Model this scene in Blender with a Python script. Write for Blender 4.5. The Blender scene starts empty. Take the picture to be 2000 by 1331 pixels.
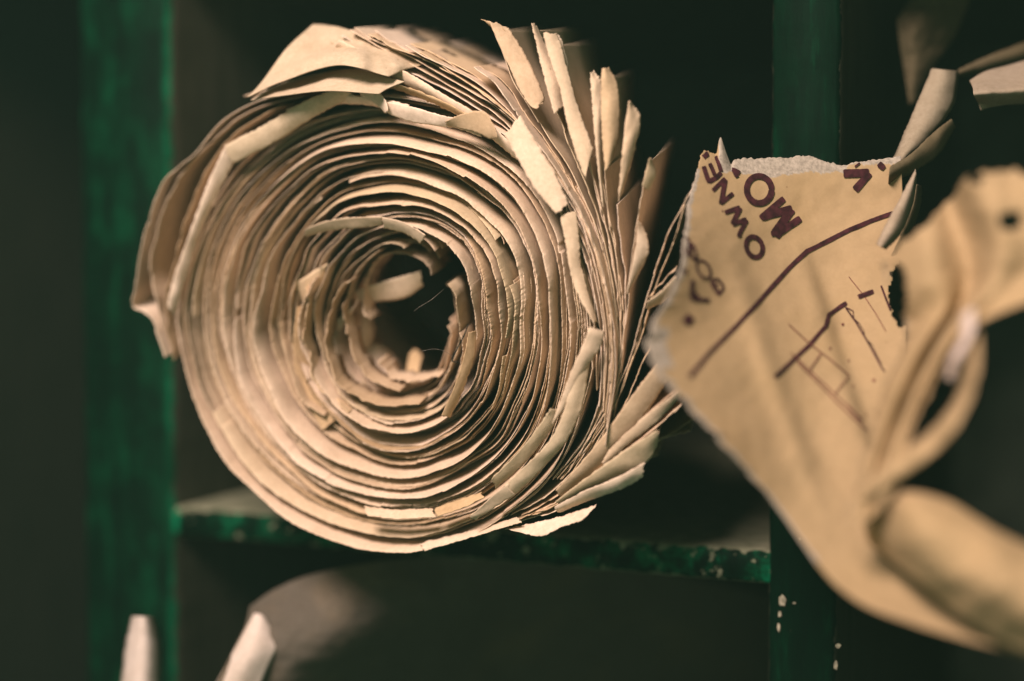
import bpy, math, random
import numpy as np
from mathutils import Vector, Matrix, noise as mnoise
from mathutils.bvhtree import BVHTree

random.seed(7)
SC = bpy.context.scene
COL = SC.collection

# ------------------------------------------------------------------ camera
YAW = math.radians(23.3); PITCH = math.radians(2.06)
FPX = 2778.0; DIST = 0.45
RIGHT = Vector((math.cos(YAW), math.sin(YAW), 0))
FWD = Vector((-math.sin(YAW)*math.cos(PITCH), math.cos(YAW)*math.cos(PITCH), -math.sin(PITCH)))
UP = RIGHT.cross(FWD)
CAM = -FWD*DIST
cd = bpy.data.cameras.new('camera'); cam = bpy.data.objects.new('camera', cd); COL.objects.link(cam)
m = Matrix((RIGHT, UP, -FWD)).transposed().to_4x4(); m.translation = CAM
cam.matrix_world = m
cd.lens = 50; cd.sensor_width = 36; cd.clip_start = 0.01; cd.clip_end = 20
cd.dof.use_dof = True; cd.dof.focus_distance = 0.398; cd.dof.aperture_fstop = 2.9
SC.camera = cam
SC.render.resolution_x = 1024; SC.render.resolution_y = 681
SC.view_settings.view_transform = 'Standard'; SC.view_settings.look = 'None'
SC.view_settings.exposure = 0.0; SC.view_settings.gamma = 1.0
SC.render.engine = 'CYCLES'
SC.cycles.max_bounces = 6; SC.cycles.diffuse_bounces = 2; SC.cycles.transmission_bounces = 3
SC.cycles.sample_clamp_indirect = 4

# ------------------------------------------------------------------ light
w = bpy.data.worlds.new('World'); SC.world = w; w.use_nodes = True
w.node_tree.nodes['Background'].inputs['Color'].default_value = (0.55, 1.0, 0.60, 1)
w.node_tree.nodes['Background'].inputs['Strength'].default_value = 0.08
def area(name, loc, target, size, power, color):
    l = bpy.data.lights.new(name, 'AREA'); l.shape = 'DISK'; l.size = size; l.energy = power; l.color = color
    o = bpy.data.objects.new(name, l); COL.objects.link(o); o.location = loc
    o.rotation_euler = (Vector(target)-Vector(loc)).to_track_quat('-Z', 'Y').to_euler()
    return o
area('key_light', (-0.01, -0.70, 0.53), (0.0, -0.04, 0), 0.30, 15.0, (1.0, 0.80, 0.75))
area('added_fill_light', (0.42, -1.15, -0.02), (0.0, 0.0, 0.0), 1.0, 1.6, (0.80, 1.0, 0.72))  # weak green fill added from the camera side to lift the dark recesses

# ------------------------------------------------------------------ projection helpers
def ray(px, py):
    return RIGHT*((px-1000)/FPX) + UP*((665.5-py)/FPX) + FWD
def PY(px, py, y):                      # the point of the world plane y seen at this photo pixel
    d = ray(px, py); return CAM + d*((y-CAM.y)/d.y)
def PZ(px, py, z):                      # the point at camera distance z
    return CAM + ray(px, py)*z
AX = ray(1560, 40).normalized()       # axis of the big roll: into the pigeonhole, rising
AX = AX / AX.y

def n1(x, s=0.0): return mnoise.noise(Vector((x, s*7.31+3.7, s*1.77-2.1)))
def n3(x, y, z): return mnoise.noise(Vector((x, y, z)))

# ------------------------------------------------------------------ materials
def mat(name):
    m = bpy.data.materials.new(name); m.use_nodes = True
    nt = m.node_tree; nt.nodes.clear()
    return m, nt, nt.nodes, nt.links
def nd(nodes, t, **kw):
    n = nodes.new(t)
    for k, v in kw.items():
        if k in n.inputs: n.inputs[k].default_value = v
        else: setattr(n, k, v)
    return n
def ramp(nodes, stops):
    r = nodes.new('ShaderNodeValToRGB'); e = r.color_ramp.elements
    while len(e) < len(stops): e.new(0.5)
    for i, (p, c) in enumerate(stops):
        e[i].position = p; e[i].color = (*c, 1)
    return r

def paper_mat(name, cols, trans=0.08, tcol=(0.9, 0.60, 0.30), torn=(0.72, 0.66, 0.60), scale=1.0, stain=(0.30,0.20,0.09), rough=0.85, stk=0.3, bump=0.35, fib=0.7):
    m, nt, N, L = mat(name)
    tc = N.new('ShaderNodeTexCoord'); oi = N.new('ShaderNodeObjectInfo')
    big = nd(N, 'ShaderNodeTexNoise', Scale=28*scale, Detail=4.0, Roughness=0.6); L.new(tc.outputs['Object'], big.inputs['Vector'])
    fine = nd(N, 'ShaderNodeTexNoise', Scale=900*scale, Detail=6.0, Roughness=0.7); L.new(tc.outputs['Object'], fine.inputs['Vector'])
    med = nd(N, 'ShaderNodeTexNoise', Scale=170*scale, Detail=5.0, Roughness=0.65); L.new(tc.outputs['Object'], med.inputs['Vector'])
    r = ramp(N, [(i/(len(cols)-1), c) for i, c in enumerate(cols)]); L.new(oi.outputs['Random'], r.inputs['Fac'])
    # stains
    st = ramp(N, [(0.50, (0, 0, 0)), (0.78, (1, 1, 1))]); L.new(big.outputs['Fac'], st.inputs['Fac'])
    sm = nd(N, 'ShaderNodeMath', operation='MULTIPLY'); sm.inputs[1].default_value = stk; L.new(st.outputs['Color'], sm.inputs[0])
    mx = N.new('ShaderNodeMixRGB'); L.new(sm.outputs[0], mx.inputs[0]); L.new(r.outputs['Color'], mx.inputs[1]); mx.inputs[2].default_value = (*stain, 1)
    # fibres
    fr = ramp(N, [(0.30, (0.80, 0.78, 0.74)), (0.62, (1.06, 1.06, 1.06))]); L.new(fine.outputs['Fac'], fr.inputs['Fac'])
    mu = N.new('ShaderNodeMixRGB'); mu.blend_type = 'MULTIPLY'; mu.inputs[0].default_value = fib
    L.new(mx.outputs[0], mu.inputs[1]); L.new(fr.outputs['Color'], mu.inputs[2])
    mr = ramp(N, [(0.35, (0.86, 0.84, 0.80)), (0.6, (1.04, 1.04, 1.04))]); L.new(med.outputs['Fac'], mr.inputs['Fac'])
    mu2 = N.new('ShaderNodeMixRGB'); mu2.blend_type = 'MULTIPLY'; mu2.inputs[0].default_value = fib*0.85
    L.new(mu.outputs[0], mu2.inputs[1]); L.new(mr.outputs['Color'], mu2.inputs[2])
    # specks
    vo = nd(N, 'ShaderNodeTexVoronoi', Scale=150*scale); L.new(tc.outputs['Object'], vo.inputs['Vector'])
    sp = ramp(N, [(0.0, (0.35, 0.28, 0.2)), (0.035, (0.45, 0.38, 0.3)), (0.06, (1, 1, 1))]); L.new(vo.outputs['Distance'], sp.inputs['Fac'])
    mu3 = N.new('ShaderNodeMixRGB'); mu3.blend_type = 'MULTIPLY'; mu3.inputs[0].default_value = 0.6
    L.new(mu2.outputs[0], mu3.inputs[1]); L.new(sp.outputs['Color'], mu3.inputs[2])
    # torn rim attribute: the pale fibre core shows
    at = N.new('ShaderNodeAttribute'); at.attribute_name = 'torn'
    tx = N.new('ShaderNodeMixRGB'); L.new(at.outputs['Fac'], tx.inputs[0]); L.new(mu3.outputs[0], tx.inputs[1])
    tf = ramp(N, [(0.38, tuple(0.62*c for c in torn)), (0.6, torn)]); L.new(fine.outputs['Fac'], tf.inputs['Fac']); L.new(tf.outputs['Color'], tx.inputs[2])
    b1 = nd(N, 'ShaderNodeBump', Strength=bump, Distance=0.0004); L.new(med.outputs['Fac'], b1.inputs['Height'])
    b2 = nd(N, 'ShaderNodeBump', Strength=0.5, Distance=0.00012); L.new(fine.outputs['Fac'], b2.inputs['Height']); L.new(b1.outputs[0], b2.inputs['Normal'])
    df = nd(N, 'ShaderNodeBsdfPrincipled', Roughness=rough); df.inputs['Specular IOR Level'].default_value = 0.25
    L.new(tx.outputs[0], df.inputs['Base Color']); L.new(b2.outputs[0], df.inputs['Normal'])
    tl = N.new('ShaderNodeBsdfTranslucent'); tm = N.new('ShaderNodeMixRGB'); tm.blend_type = 'MULTIPLY'; tm.inputs[0].default_value = 1
    L.new(tx.outputs[0], tm.inputs[1]); tm.inputs[2].default_value = (*tcol, 1); L.new(tm.outputs[0], tl.inputs['Color'])
    mix = N.new('ShaderNodeMixShader'); mix.inputs[0].default_value = trans
    L.new(df.outputs[0], mix.inputs[1]); L.new(tl.outputs[0], mix.inputs[2])
    out = N.new('ShaderNodeOutputMaterial'); L.new(mix.outputs[0], out.inputs['Surface'])
    return m

M_roll = paper_mat('old_cream_paper', [(0.60,0.42,0.23), (0.80,0.63,0.47), (0.72,0.53,0.33), (0.84,0.67,0.52), (0.62,0.48,0.30), (0.78,0.60,0.43), (0.52,0.36,0.20), (0.82,0.66,0.50)], stain=(0.40,0.26,0.11))
M_leaf = paper_mat('shaded_cream_paper', [(0.56,0.44,0.30), (0.52,0.41,0.27)], bump=0.8, stain=(0.30,0.20,0.10), stk=0.5)  # darker copy of the roll's cream: the leaf's shade is in the colour
M_map = paper_mat('ochre_map_paper', [(0.42,0.295,0.155), (0.42,0.295,0.155)], stk=0.18, trans=0.12, bump=0.03, fib=0.3, torn=(0.47,0.40,0.31), stain=(0.42,0.27,0.09))
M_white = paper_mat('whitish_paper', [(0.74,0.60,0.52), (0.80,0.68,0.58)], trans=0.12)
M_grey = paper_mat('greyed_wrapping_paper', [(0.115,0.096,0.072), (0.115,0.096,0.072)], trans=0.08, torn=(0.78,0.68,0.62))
M_scrap = paper_mat('shaded_tan_scrap_paper', [(0.33,0.27,0.18), (0.40,0.32,0.23)], trans=0.12)  # darkened so the shade at the upper right sits in the colour
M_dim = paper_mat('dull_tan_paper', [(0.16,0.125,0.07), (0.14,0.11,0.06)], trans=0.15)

def wood_mat(gain=0.0, bare_gain=1.0):
    m, nt, N, L = mat('green_painted_old_wood')
    tc = N.new('ShaderNodeTexCoord')
    sep = N.new('ShaderNodeSeparateXYZ'); L.new(tc.outputs['Object'], sep.inputs[0])
    mp = N.new('ShaderNodeMapping'); mp.inputs['Scale'].default_value = (1, 1, 0.16); L.new(tc.outputs['Object'], mp.inputs['Vector'])
    nz = nd(N, 'ShaderNodeTexNoise', Scale=260.0, Detail=6.0, Roughness=0.7); L.new(tc.outputs['Object'], nz.inputs['Vector'])
    st = nd(N, 'ShaderNodeTexNoise', Scale=150.0, Detail=6.0, Roughness=0.7); L.new(mp.outputs[0], st.inputs['Vector'])
    # paint reaches 1-2 mm round the front edge, with a ragged boundary
    a = nd(N, 'ShaderNodeMath', operation='MULTIPLY_ADD'); L.new(nz.outputs['Fac'], a.inputs[0]); a.inputs[1].default_value = -0.006; a.inputs[2].default_value = 0.0037
    b = nd(N, 'ShaderNodeMath', operation='ADD'); L.new(sep.outputs['Y'], b.inputs[0]); L.new(a.outputs[0], b.inputs[1])
    c = nd(N, 'ShaderNodeMath', operation='LESS_THAN'); L.new(b.outputs[0], c.inputs[0]); c.inputs[1].default_value = 0.0022
    wn = nd(N, 'ShaderNodeTexNoise', Scale=34.0, Detail=8.0, Roughness=0.72); L.new(tc.outputs['Object'], wn.inputs['Vector'])
    green = ramp(N, [(0.34, (0.0005, 0.003, 0.0015)), (0.50, (0.0005, 0.011, 0.0045)), (0.58, (0.0005, 0.034, 0.013)), (0.72, (0.001, 0.13, 0.055))])
    ad = nd(N, 'ShaderNodeMath', operation='MULTIPLY_ADD'); L.new(st.outputs['Fac'], ad.inputs[0]); ad.inputs[1].default_value = 0.5; 
    ad2 = nd(N, 'ShaderNodeMath', operation='MULTIPLY'); L.new(wn.outputs['Fac'], ad2.inputs[0]); ad2.inputs[1].default_value = 0.5; L.new(ad2.outputs[0], ad.inputs[2])
    # the light caught by the left upright's inner edge is painted as brighter green
    ex = nd(N, 'ShaderNodeMapRange'); L.new(sep.outputs['X'], ex.inputs['Value']); ex.inputs['From Min'].default_value = -0.0034; ex.inputs['From Max'].default_value = 0.0006; ex.inputs['To Max'].default_value = 0.17
    ey = nd(N, 'ShaderNodeMath', operation='LESS_THAN'); L.new(sep.outputs['X'], ey.inputs[0]); ey.inputs[1].default_value = 0.002
    em = nd(N, 'ShaderNodeMath', operation='MULTIPLY'); L.new(ex.outputs[0], em.inputs[0]); L.new(ey.outputs[0], em.inputs[1])
    en = nd(N, 'ShaderNodeMath', operation='ADD'); L.new(em.outputs[0], en.inputs[0]); L.new(ad.outputs[0], en.inputs[1])
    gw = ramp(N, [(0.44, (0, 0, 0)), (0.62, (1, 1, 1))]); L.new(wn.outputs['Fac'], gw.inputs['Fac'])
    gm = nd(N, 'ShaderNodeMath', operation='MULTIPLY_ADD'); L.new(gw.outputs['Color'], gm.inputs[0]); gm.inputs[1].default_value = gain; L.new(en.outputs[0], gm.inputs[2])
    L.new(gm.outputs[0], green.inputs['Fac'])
    # chips through to pale wood
    cn = nd(N, 'ShaderNodeTexNoise', Scale=420.0, Detail=3.0, Roughness=0.5); L.new(tc.outputs['Object'], cn.inputs['Vector'])
    cr = ramp(N, [(0.775, (0, 0, 0)), (0.785, (1, 1, 1))]); L.new(cn.outputs['Fac'], cr.inputs['Fac'])
    chip = N.new('ShaderNodeMixRGB'); L.new(cr.outputs['Color'], chip.inputs[0]); L.new(green.outputs['Color'], chip.inputs[1]); chip.inputs[2].default_value = (0.30, 0.25, 0.17, 1)
    bare = ramp(N, [(0.3, (0.030*bare_gain, 0.032*bare_gain, 0.019*bare_gain)), (0.7, (0.062*bare_gain, 0.060*bare_gain, 0.040*bare_gain))]); L.new(st.outputs['Fac'], bare.inputs['Fac'])  # bare wood scaled per board to paint in light and shade
    mx = N.new('ShaderNodeMixRGB'); L.new(c.outputs[0], mx.inputs[0]); L.new(bare.outputs['Color'], mx.inputs[1]); L.new(chip.outputs[0], mx.inputs[2])
    bp = nd(N, 'ShaderNodeBump', Strength=0.7, Distance=0.0008); L.new(ad.outputs[0], bp.inputs['Height'])
    p = nd(N, 'ShaderNodeBsdfPrincipled'); L.new(mx.outputs[0], p.inputs['Base Color']); L.new(bp.outputs[0], p.inputs['Normal'])
    rg = nd(N, 'ShaderNodeMath', operation='MULTIPLY_ADD'); L.new(c.outputs[0], rg.inputs[0]); rg.inputs[1].default_value = -0.25; rg.inputs[2].default_value = 0.88; L.new(rg.outputs[0], p.inputs['Roughness'])
    p.inputs['Specular IOR Level'].default_value = 0.042
    out = N.new('ShaderNodeOutputMaterial'); L.new(p.outputs[0], out.inputs['Surface'])
    return m
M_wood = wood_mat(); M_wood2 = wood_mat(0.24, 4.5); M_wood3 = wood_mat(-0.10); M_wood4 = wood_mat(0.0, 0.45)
def flat_mat(name, col, rough=0.8, nscale=300, var=0.4):
    m, nt, N, L = mat(name)
    tc = N.new('ShaderNodeTexCoord')
    nz = nd(N, 'ShaderNodeTexNoise', Scale=float(nscale), Detail=5.0); L.new(tc.outputs['Object'], nz.inputs['Vector'])
    r = ramp(N, [(0.3, tuple(c*(1-var) for c in col)), (0.7, tuple(c*(1+var) for c in col))]); L.new(nz.outputs['Fac'], r.inputs['Fac'])
    p = nd(N, 'ShaderNodeBsdfPrincipled', Roughness=rough); L.new(r.outputs['Color'], p.inputs['Base Color'])
    p.inputs['Specular IOR Level'].default_value = 0.2
    out = N.new('ShaderNodeOutputMaterial'); L.new(p.outputs[0], out.inputs['Surface'])
    return m
M_ink = flat_mat('maroon_printing_ink', (0.042, 0.010, 0.013), 0.9, 500, 0.6)
M_thin = flat_mat('fine_maroon_line_ink', (0.14, 0.045, 0.035), 0.9, 700, 0.4)
M_hair = flat_mat('grey_hair', (0.35, 0.30, 0.24), 0.6)
M_twig = flat_mat('dark_twig', (0.02, 0.022, 0.015), 0.8)
M_back = flat_mat('dark_bare_backboard', (0.05, 0.055, 0.04), 0.9, 60)

# ------------------------------------------------------------------ object helpers
def thing(name, label, cat, loc=(0,0,0), group=None):
    o = bpy.data.objects.new(name, None); COL.objects.link(o); o.location = loc
    o['label'] = label; o['category'] = cat
    if group: o['group'] = group
    return o
def mesh_obj(name, verts, faces, material, parent=None, smooth=True, attr=None, thick=0.0, offset=0.0):
    me = bpy.data.meshes.new(name)
    off = Vector(parent.location) if parent else Vector((0,0,0))
    me.from_pydata([Vector(v)-off for v in verts], [], faces)
    if attr is not None:
        a = me.attributes.new('torn', 'FLOAT', 'POINT'); a.data.foreach_set('value', np.asarray(attr, dtype=np.float32))
    me.materials.append(material)
    if smooth: me.polygons.foreach_set('use_smooth', [True]*len(me.polygons))
    o = bpy.data.objects.new(name, me); COL.objects.link(o)
    if parent: o.parent = parent
    if thick:
        s = o.modifiers.new('thickness', 'SOLIDIFY'); s.thickness = thick; s.offset = offset
    return o
def grid_faces(nr, nc, keep=None):
    f = []
    for i in range(nr-1):
        for j in range(nc-1):
            a = i*nc+j
            q = (a, a+1, a+nc+1, a+nc)
            if keep is None or all(keep[k] for k in q): f.append(q)
    return f
def catmull(P, n):
    P = np.asarray(P, dtype=float); k = len(P)
    if k == 2:
        t = np.linspace(0, 1, n)[:, None]; return P[0]*(1-t)+P[1]*t
    E = np.vstack([2*P[0]-P[1], P, 2*P[-1]-P[-2]])
    out = []
    for s in np.linspace(0, k-1, n):
        i = min(int(s), k-2); t = s-i
        p0, p1, p2, p3 = E[i], E[i+1], E[i+2], E[i+3]
        out.append(0.5*((2*p1)+(-p0+p2)*t+(2*p0-5*p1+4*p2-p3)*t*t+(-p0+3*p1-3*p2+p3)*t**3))
    return np.array(out)
def box(name, x0, x1, y0, y1, z0, z1, material, parent, bev=0.0012):
    v = [(x, y, z) for x in (x0, x1) for y in (y0, y1) for z in (z0, z1)]
    f = [(0,1,3,2), (4,6,7,5), (0,4,5,1), (2,3,7,6), (0,2,6,4), (1,5,7,3)]
    o = mesh_obj(name, v, f, material, parent, smooth=False)
    b = o.modifiers.new('bevel', 'BEVEL'); b.width = bev; b.segments = 3
    return o

# ------------------------------------------------------------------ the cabinet of pigeonholes
xL0 = PY(160, 600, 0).x; xL1 = PY(334, 600, 0).x
xR0 = PY(1503, 600, 0).x; xR1 = PY(1637, 600, 0).x
zF = 0.5*(PY(1480, 1076, 0).z + PY(345, 992, 0).z); zB = PY(1480, 1142, 0).z
W = xR0-xL1; DEP = 0.30
cab = thing('pigeonhole_cabinet', 'worn green painted wooden pigeonhole cabinet holding the rolled papers', 'cabinet', (xL1, 0, zF-0.2))
ZT = 0.19; ZBm = -0.34
def board(name, x0, x1, y0, y1, z0, z1, seed, wm=None):
    # front edge wobbles a little: an old hand-made board, finely divided near the front
    ys = [y0, y0+0.0006, y0+0.002, y0+0.006, y0+0.03, y1]
    vert = (z1-z0) > (x1-x0)
    n = 260
    vs = []; fs = []
    for i in range(n):
        t = i/(n-1)
        for y in ys:
            k = max(0, 1-(y-y0)/0.03)
            e = 0.0004*k*(n1(t*60, seed)+0.6*n1(t*170, seed+1)); e2 = 0.0004*k*(n1(t*60, seed+2)+0.6*n1(t*190, seed+3))
            r = 0.0012*max(0, 1-(y-y0)/0.002)**2
            fy = y+0.0003*n1(t*50, seed+5)*k
            if vert:
                z = z0+(z1-z0)*t; vs += [(x0+e+r, fy, z), (x1+e2-r, fy, z)]
            else:
                x = x0+(x1-x0)*t; vs += [(x, fy, z0+e+r), (x, fy, z1+e2-r)]
    m_ = len(ys)*2
    for i in range(n-1):
        a = i*m_; b = a+m_
        for j in range(len(ys)-1):
            for s in (0, 1):
                q = (a+2*j+s, a+2*j+2+s, b+2*j+2+s, b+2*j+s); fs.append(q if s else q[::-1])
        fs.append((a, a+1, b+1, b))
    o = mesh_obj(name, vs, fs, wm or M_wood, cab, smooth=True)
    return o
board('upright', xL0, xL1, 0.0, DEP, ZBm, ZT, 1)
board('upright', xR0, xR1, 0.0, DEP, ZBm, ZT, 2, M_wood3)
board('upright', xL0-0.215, xL0-0.195, 0.0, DEP, ZBm, ZT, 3, M_wood4)  # darker wood copy stands in for shade on this wall
board('upright', xR1+W, xR1+W+0.022, 0.0, DEP, ZBm, ZT, 4)
board('shelf', xL1-0.001, xR0+0.001, 0.0008, DEP, zB, zF, 5, M_wood2)  # light on the shelf is put into this paler, greener wood copy
board('shelf', xL1-0.001, xR0+0.001, 0.0008, DEP, 0.128, 0.138, 15)  # unseen shelf, added to shade the depth of the main pigeonhole
board('shelf', xR1-0.001, xR1+W+0.001, 0.0008, DEP, 0.128, 0.138, 16)
board('shelf', xR1-0.001, xR1+W+0.001, 0.0008, DEP, zB-0.17, zF-0.17, 6)
board('shelf', xL0-0.196, xL0+0.001, 0.0008, DEP, zB-0.17, zF-0.17, 7)
board('top_board', xL0-0.215, xR1+W+0.022, -0.001, DEP, ZT, ZT+0.02, 8)
board('bottom_board', xL0-0.215, xR1+W+0.022, -0.001, DEP, ZBm-0.02, ZBm, 9)
box('back_panel', xL0-0.215, xR1+W+0.022, DEP, DEP+0.008, ZBm-0.02, ZT+0.02, M_back, cab)
# pale chips knocked out of the paint of the right upright
cv, cf = [], []
for (px, py, a, b) in [(1528, 1173, 8, 12), (1523, 1200, 3, 6), (1521, 1225, 3, 9), (1637, 1262, 5, 5), (1632, 1300, 4, 9), (1563, 1052, 2, 2), (1551, 1178, 3, 2), (1500, 1318, 0, 0)]:
    if not a: continue
    k = len(cv); cv.append(PY(px, py, -0.0006))
    for i in range(12):
        t = i/12*2*math.pi; r = 0.75+0.5*random.random()
        cv.append(PY(px+a*r*math.cos(t), py+b*r*math.sin(t), -0.0006))
    cf += [(k, k+1+i, k+1+(i+1) % 12) for i in range(12)]
M_chip = flat_mat('bare_wood_chip', (0.42, 0.36, 0.26), 0.9, 900, 0.5)
mesh_obj('paint_chips', cv, cf, M_chip, cab, smooth=False)

# ------------------------------------------------------------------ the big roll
YF = -0.045
roll = thing('paper_roll', 'large roll of old cream paper sheets with torn curled edges lying over the green shelf', 'paper roll', PY(780, 1035, 0))
CX, CY = 782.0, 625.0
def polar_profile(pts):
    a = []
    for (x, y) in pts: a.append((math.atan2(-(y-CY), x-CX) % (2*math.pi), math.hypot(x-CX, y-CY)))
    a.sort(); T = np.array([q[0] for q in a]); R = np.array([q[1] for q in a])
    T = np.concatenate([T-2*math.pi, T, T+2*math.pi]); R = np.concatenate([R, R, R])
    return lambda th: float(np.interp(th % (2*math.pi), T, R))
def smooth_prof(f, wdt=0.16):
    tab = [sum(f(2*math.pi*i/360+d*wdt/4) for d in range(-4, 5))/9 for i in range(361)]
    return lambda th: tab[int((th % (2*math.pi))/(2*math.pi)*360)] + (tab[int((th % (2*math.pi))/(2*math.pi)*360)+1]-tab[int((th % (2*math.pi))/(2*math.pi)*360)])*(((th % (2*math.pi))/(2*math.pi)*360) % 1) if int((th % (2*math.pi))/(2*math.pi)*360) < 360 else tab[0]
outer = smooth_prof(polar_profile([(1168,600),(1155,450),(1085,320),(970,235),(830,185),(700,172),(580,200),(480,265),(398,370),(350,490),(330,600),(345,720),(392,830),(474,940),(580,1024),(700,1075),(790,1087),(900,1062),(1010,1010),(1095,930),(1150,800),(1172,700)]))
inner = smooth_prof(polar_profile([(882,600),(872,550),(845,508),(800,488),(740,510),(700,560),(688,640),(700,710),(740,752),(800,768),(846,745),(866,690)]), 0.3)

def knots(seed, amp, lo=0.04, hi=0.28):
    r = random.Random(seed); t = 0; T = []; V = []
    ph = r.uniform(0, 2*math.pi)
    while t < 2*math.pi-0.05:
        T.append(t); V.append(r.uniform(-amp, amp)); 
        if r.random() < 0.14: T.append(t+0.004); V.append(r.uniform(-amp, amp))   # a torn step
        t += r.uniform(lo, hi)
    T.append(2*math.pi); V.append(V[0])       # closes on itself
    return lambda th: float(np.interp((th+ph) % (2*math.pi), T, V))

DROWS = [0, 0.0004, 0.001, 0.002, 0.0035, 0.006, 0.010, 0.017, 0.030, 0.05, 0.075, 0.10]
# sheets walk outward in bundles: tight inside a bundle, a gap between bundles
levels = []; p = 0.0; g = 0
rg = random.Random(11)
while p < 1.0:
    size = rg.choice([4, 6, 7, 9, 10]) if p > 0.2 else rg.choice([2, 3, 3])
    for i in range(size):
        levels.append((p, g, i, size))
        p += rg.uniform(0.0045, 0.0088)
    p += rg.uniform(0.016, 0.032) if p > 0.2 else rg.uniform(0.03, 0.05)
    g += 1
levels = [l for l in levels if l[0] <= 1.005]
NS = 860
for k, (t, g, gi, gn) in enumerate(levels):
    rr = random.Random(100+k)
    kn_off = knots(1000+k, 0.0014, 0.12, 0.8); kn_rad = knots(2000+k, 0.7, 0.15, 0.6); kn_lip = knots(3000+k, 2.2, 0.12, 0.6)
    gk = knots(7000+g, 2.6, 0.12, 0.5)
    base = rr.uniform(-0.0025, 0.0018) + (-0.008 if rr.random() < 0.2 else 0)
    pf = rr.uniform(0.001, 0.0048); pl = rr.uniform(0.002, 0.0065); fl = rr.uniform(3.0, 9.0); dk = rr.uniform(0.007, 0.015)
    rec = 0.016*max(0, (0.22-t)/0.22)**1.2
    # an arc may stop short: free ends of sheets
    gap = rr.uniform(0.0, 0.5) if rr.random() < 0.45 else 0.0
    if t < 0.16: gap = rr.uniform(0.4, 1.5)
    start = rr.uniform(0, 2*math.pi) if t > 0.16 else rr.uniform(0.9, 1.6)
    span = 2*math.pi-gap; closed = gap == 0.0
    ND = 8 if t < 0.3 else (10 if t > 0.85 else len(DROWS))
    verts = []
    for i in range(NS):
        th = start+span*i/(NS-1)
        c, s = math.cos(th), math.sin(th)
        R = inner(th)*(1-t)+outer(th)*t
        ur = 0.5+0.5*math.cos(th-math.radians(50)+0.5*n1(g*1.3, 4))      # 1 towards the upper right, 0 towards the lower left
        env = min(1, t*4)*min(1, (1.0-t)*6+0.35)
        R += env*(7.0*n3(c*1.3, s*1.3, t*4) + 5.0*n3(c*3.2+9, s*3.2, t*9))       # whole bundle wobble
        R += 3.5*n3(c*1.8, s*1.8, g*3.1)+gk(th)*min(1,t*3)                                        # the bundle
        R += 0.6*n3(c*2.5, s*2.5, k*5.7) + kn_rad(th)*(1+max(0, (0.22-t)*24))                            # the sheet
        if closed: bl = 1.0
        else:
            e = min(i, NS-1-i)/(NS-1)*span; bl = min(1, e/0.25); R -= (1-bl)**2*(4 if t > 0.16 else 12)
        rw = 1-0.7*max(0, math.cos(th+0.1))
        lead_off = 0.0; flare = 0.0
        if gi == 0: lead_off = pf*(1-ur)-0.001*ur; flare = fl*max(0, 1-2*ur)**0.7
        if gi == gn-1 and gn > 1: lead_off = pl*ur-0.001*(1-ur); flare = -fl*1.5*min(1, max(0, 1.7*(0.5+0.5*math.cos(th-math.radians(55)))-0.45))
        if gi in (1, 2) and gn > 3: lead_off -= rw*dk*max(0, 1-1.3*ur)
        if gi in (gn-2, gn-3) and gn > 3: lead_off -= rw*dk*max(0, 1.3*ur-0.3)
        off = base*rw + lead_off + 0.0030*n3(c*1.4, s*1.4, g*2.3) + 0.0022*n3(c*1.6, s*1.6, k*2.3) + 0.0010*n3(c*4, s*4, k*3.1) + kn_off(th)*(0.5+0.5*n3(c*2, s*2, k+50))
        fine = 0.0004*n1(th*60, k) + 0.0003*n1(th*150, k+0.5) + 0.0012*max(0, n1(th*26, k+0.2)-0.32)
        for d in (DROWS[:ND]):
            lip = math.exp(-d/0.0035)
            Rl = R + math.exp(-d/0.0028)*flare*min(1, t*3) + lip*kn_lip(th)*0.9 + lip*1.5*n3(c*9, s*9, k+d*90) + 1.2*n3(c*6, s*6, k*0.7+d*60)*min(1, d/0.004)
            x = CX+Rl*c; y = CY-Rl*s
            P0 = PY(x, y, YF+rec) - AX*(off+fine*math.exp(-d/0.0008))
            verts.append(P0 + AX*d)
    nc = ND
    o = mesh_obj('sheet', verts, grid_faces(NS, nc), M_roll, roll, thick=0.00014)
print('rings', len(levels))

# sheets that leave the roll: front edge traced, then carried back along the roll's axis
def edge_sheet(pts, seed, off=0.003, depth=0.16, rag=1.0, name='loose_leaf', material=None, parent=None, offs=None, wob=1.5):
    ln = sum(math.dist(pts[i], pts[i+1]) for i in range(len(pts)-1))
    n = max(30, int(ln/2.6)); C = catmull(pts, n)
    rows = [0, 0.0005, 0.0015, 0.003, 0.006, 0.011, 0.02, 0.04, 0.08, 0.16, 0.21]; rows = [r for r in rows if r <= depth]
    kn = knots(seed*13+5, 0.0009*rag, 0.05, 0.4); kl = knots(seed*17+9, 3.0, 0.05, 0.4)
    vs = []
    for i in range(n):
        u = i/(n-1); a = C[max(0, i-1)]; b = C[min(n-1, i+1)]; tx, ty = b-a; l = math.hypot(tx, ty) or 1
        nx, ny = -ty/l, tx/l
        o = off if offs is None else float(np.interp(u, np.linspace(0, 1, len(offs)), offs))
        o += rag*(0.0012*n1(u*6, seed)+0.0005*n1(u*25, seed+1)+0.0002*n1(u*ln/4, seed+2))+kn(u*6)
        w0 = 2.2*n1(u*9, seed+4)+kl(u*6)*0.35
        for d in rows:
            w = (w0*math.exp(-d/0.006) + wob*n3(u*7, d*60, seed*3.1))
            vs.append(PY(C[i][0]+nx*w, C[i][1]+ny*w, YF) - AX*(o-d))
    return mesh_obj(name, vs, grid_faces(n, len(rows)), material or M_roll, parent or roll, thick=0.00020)

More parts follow.
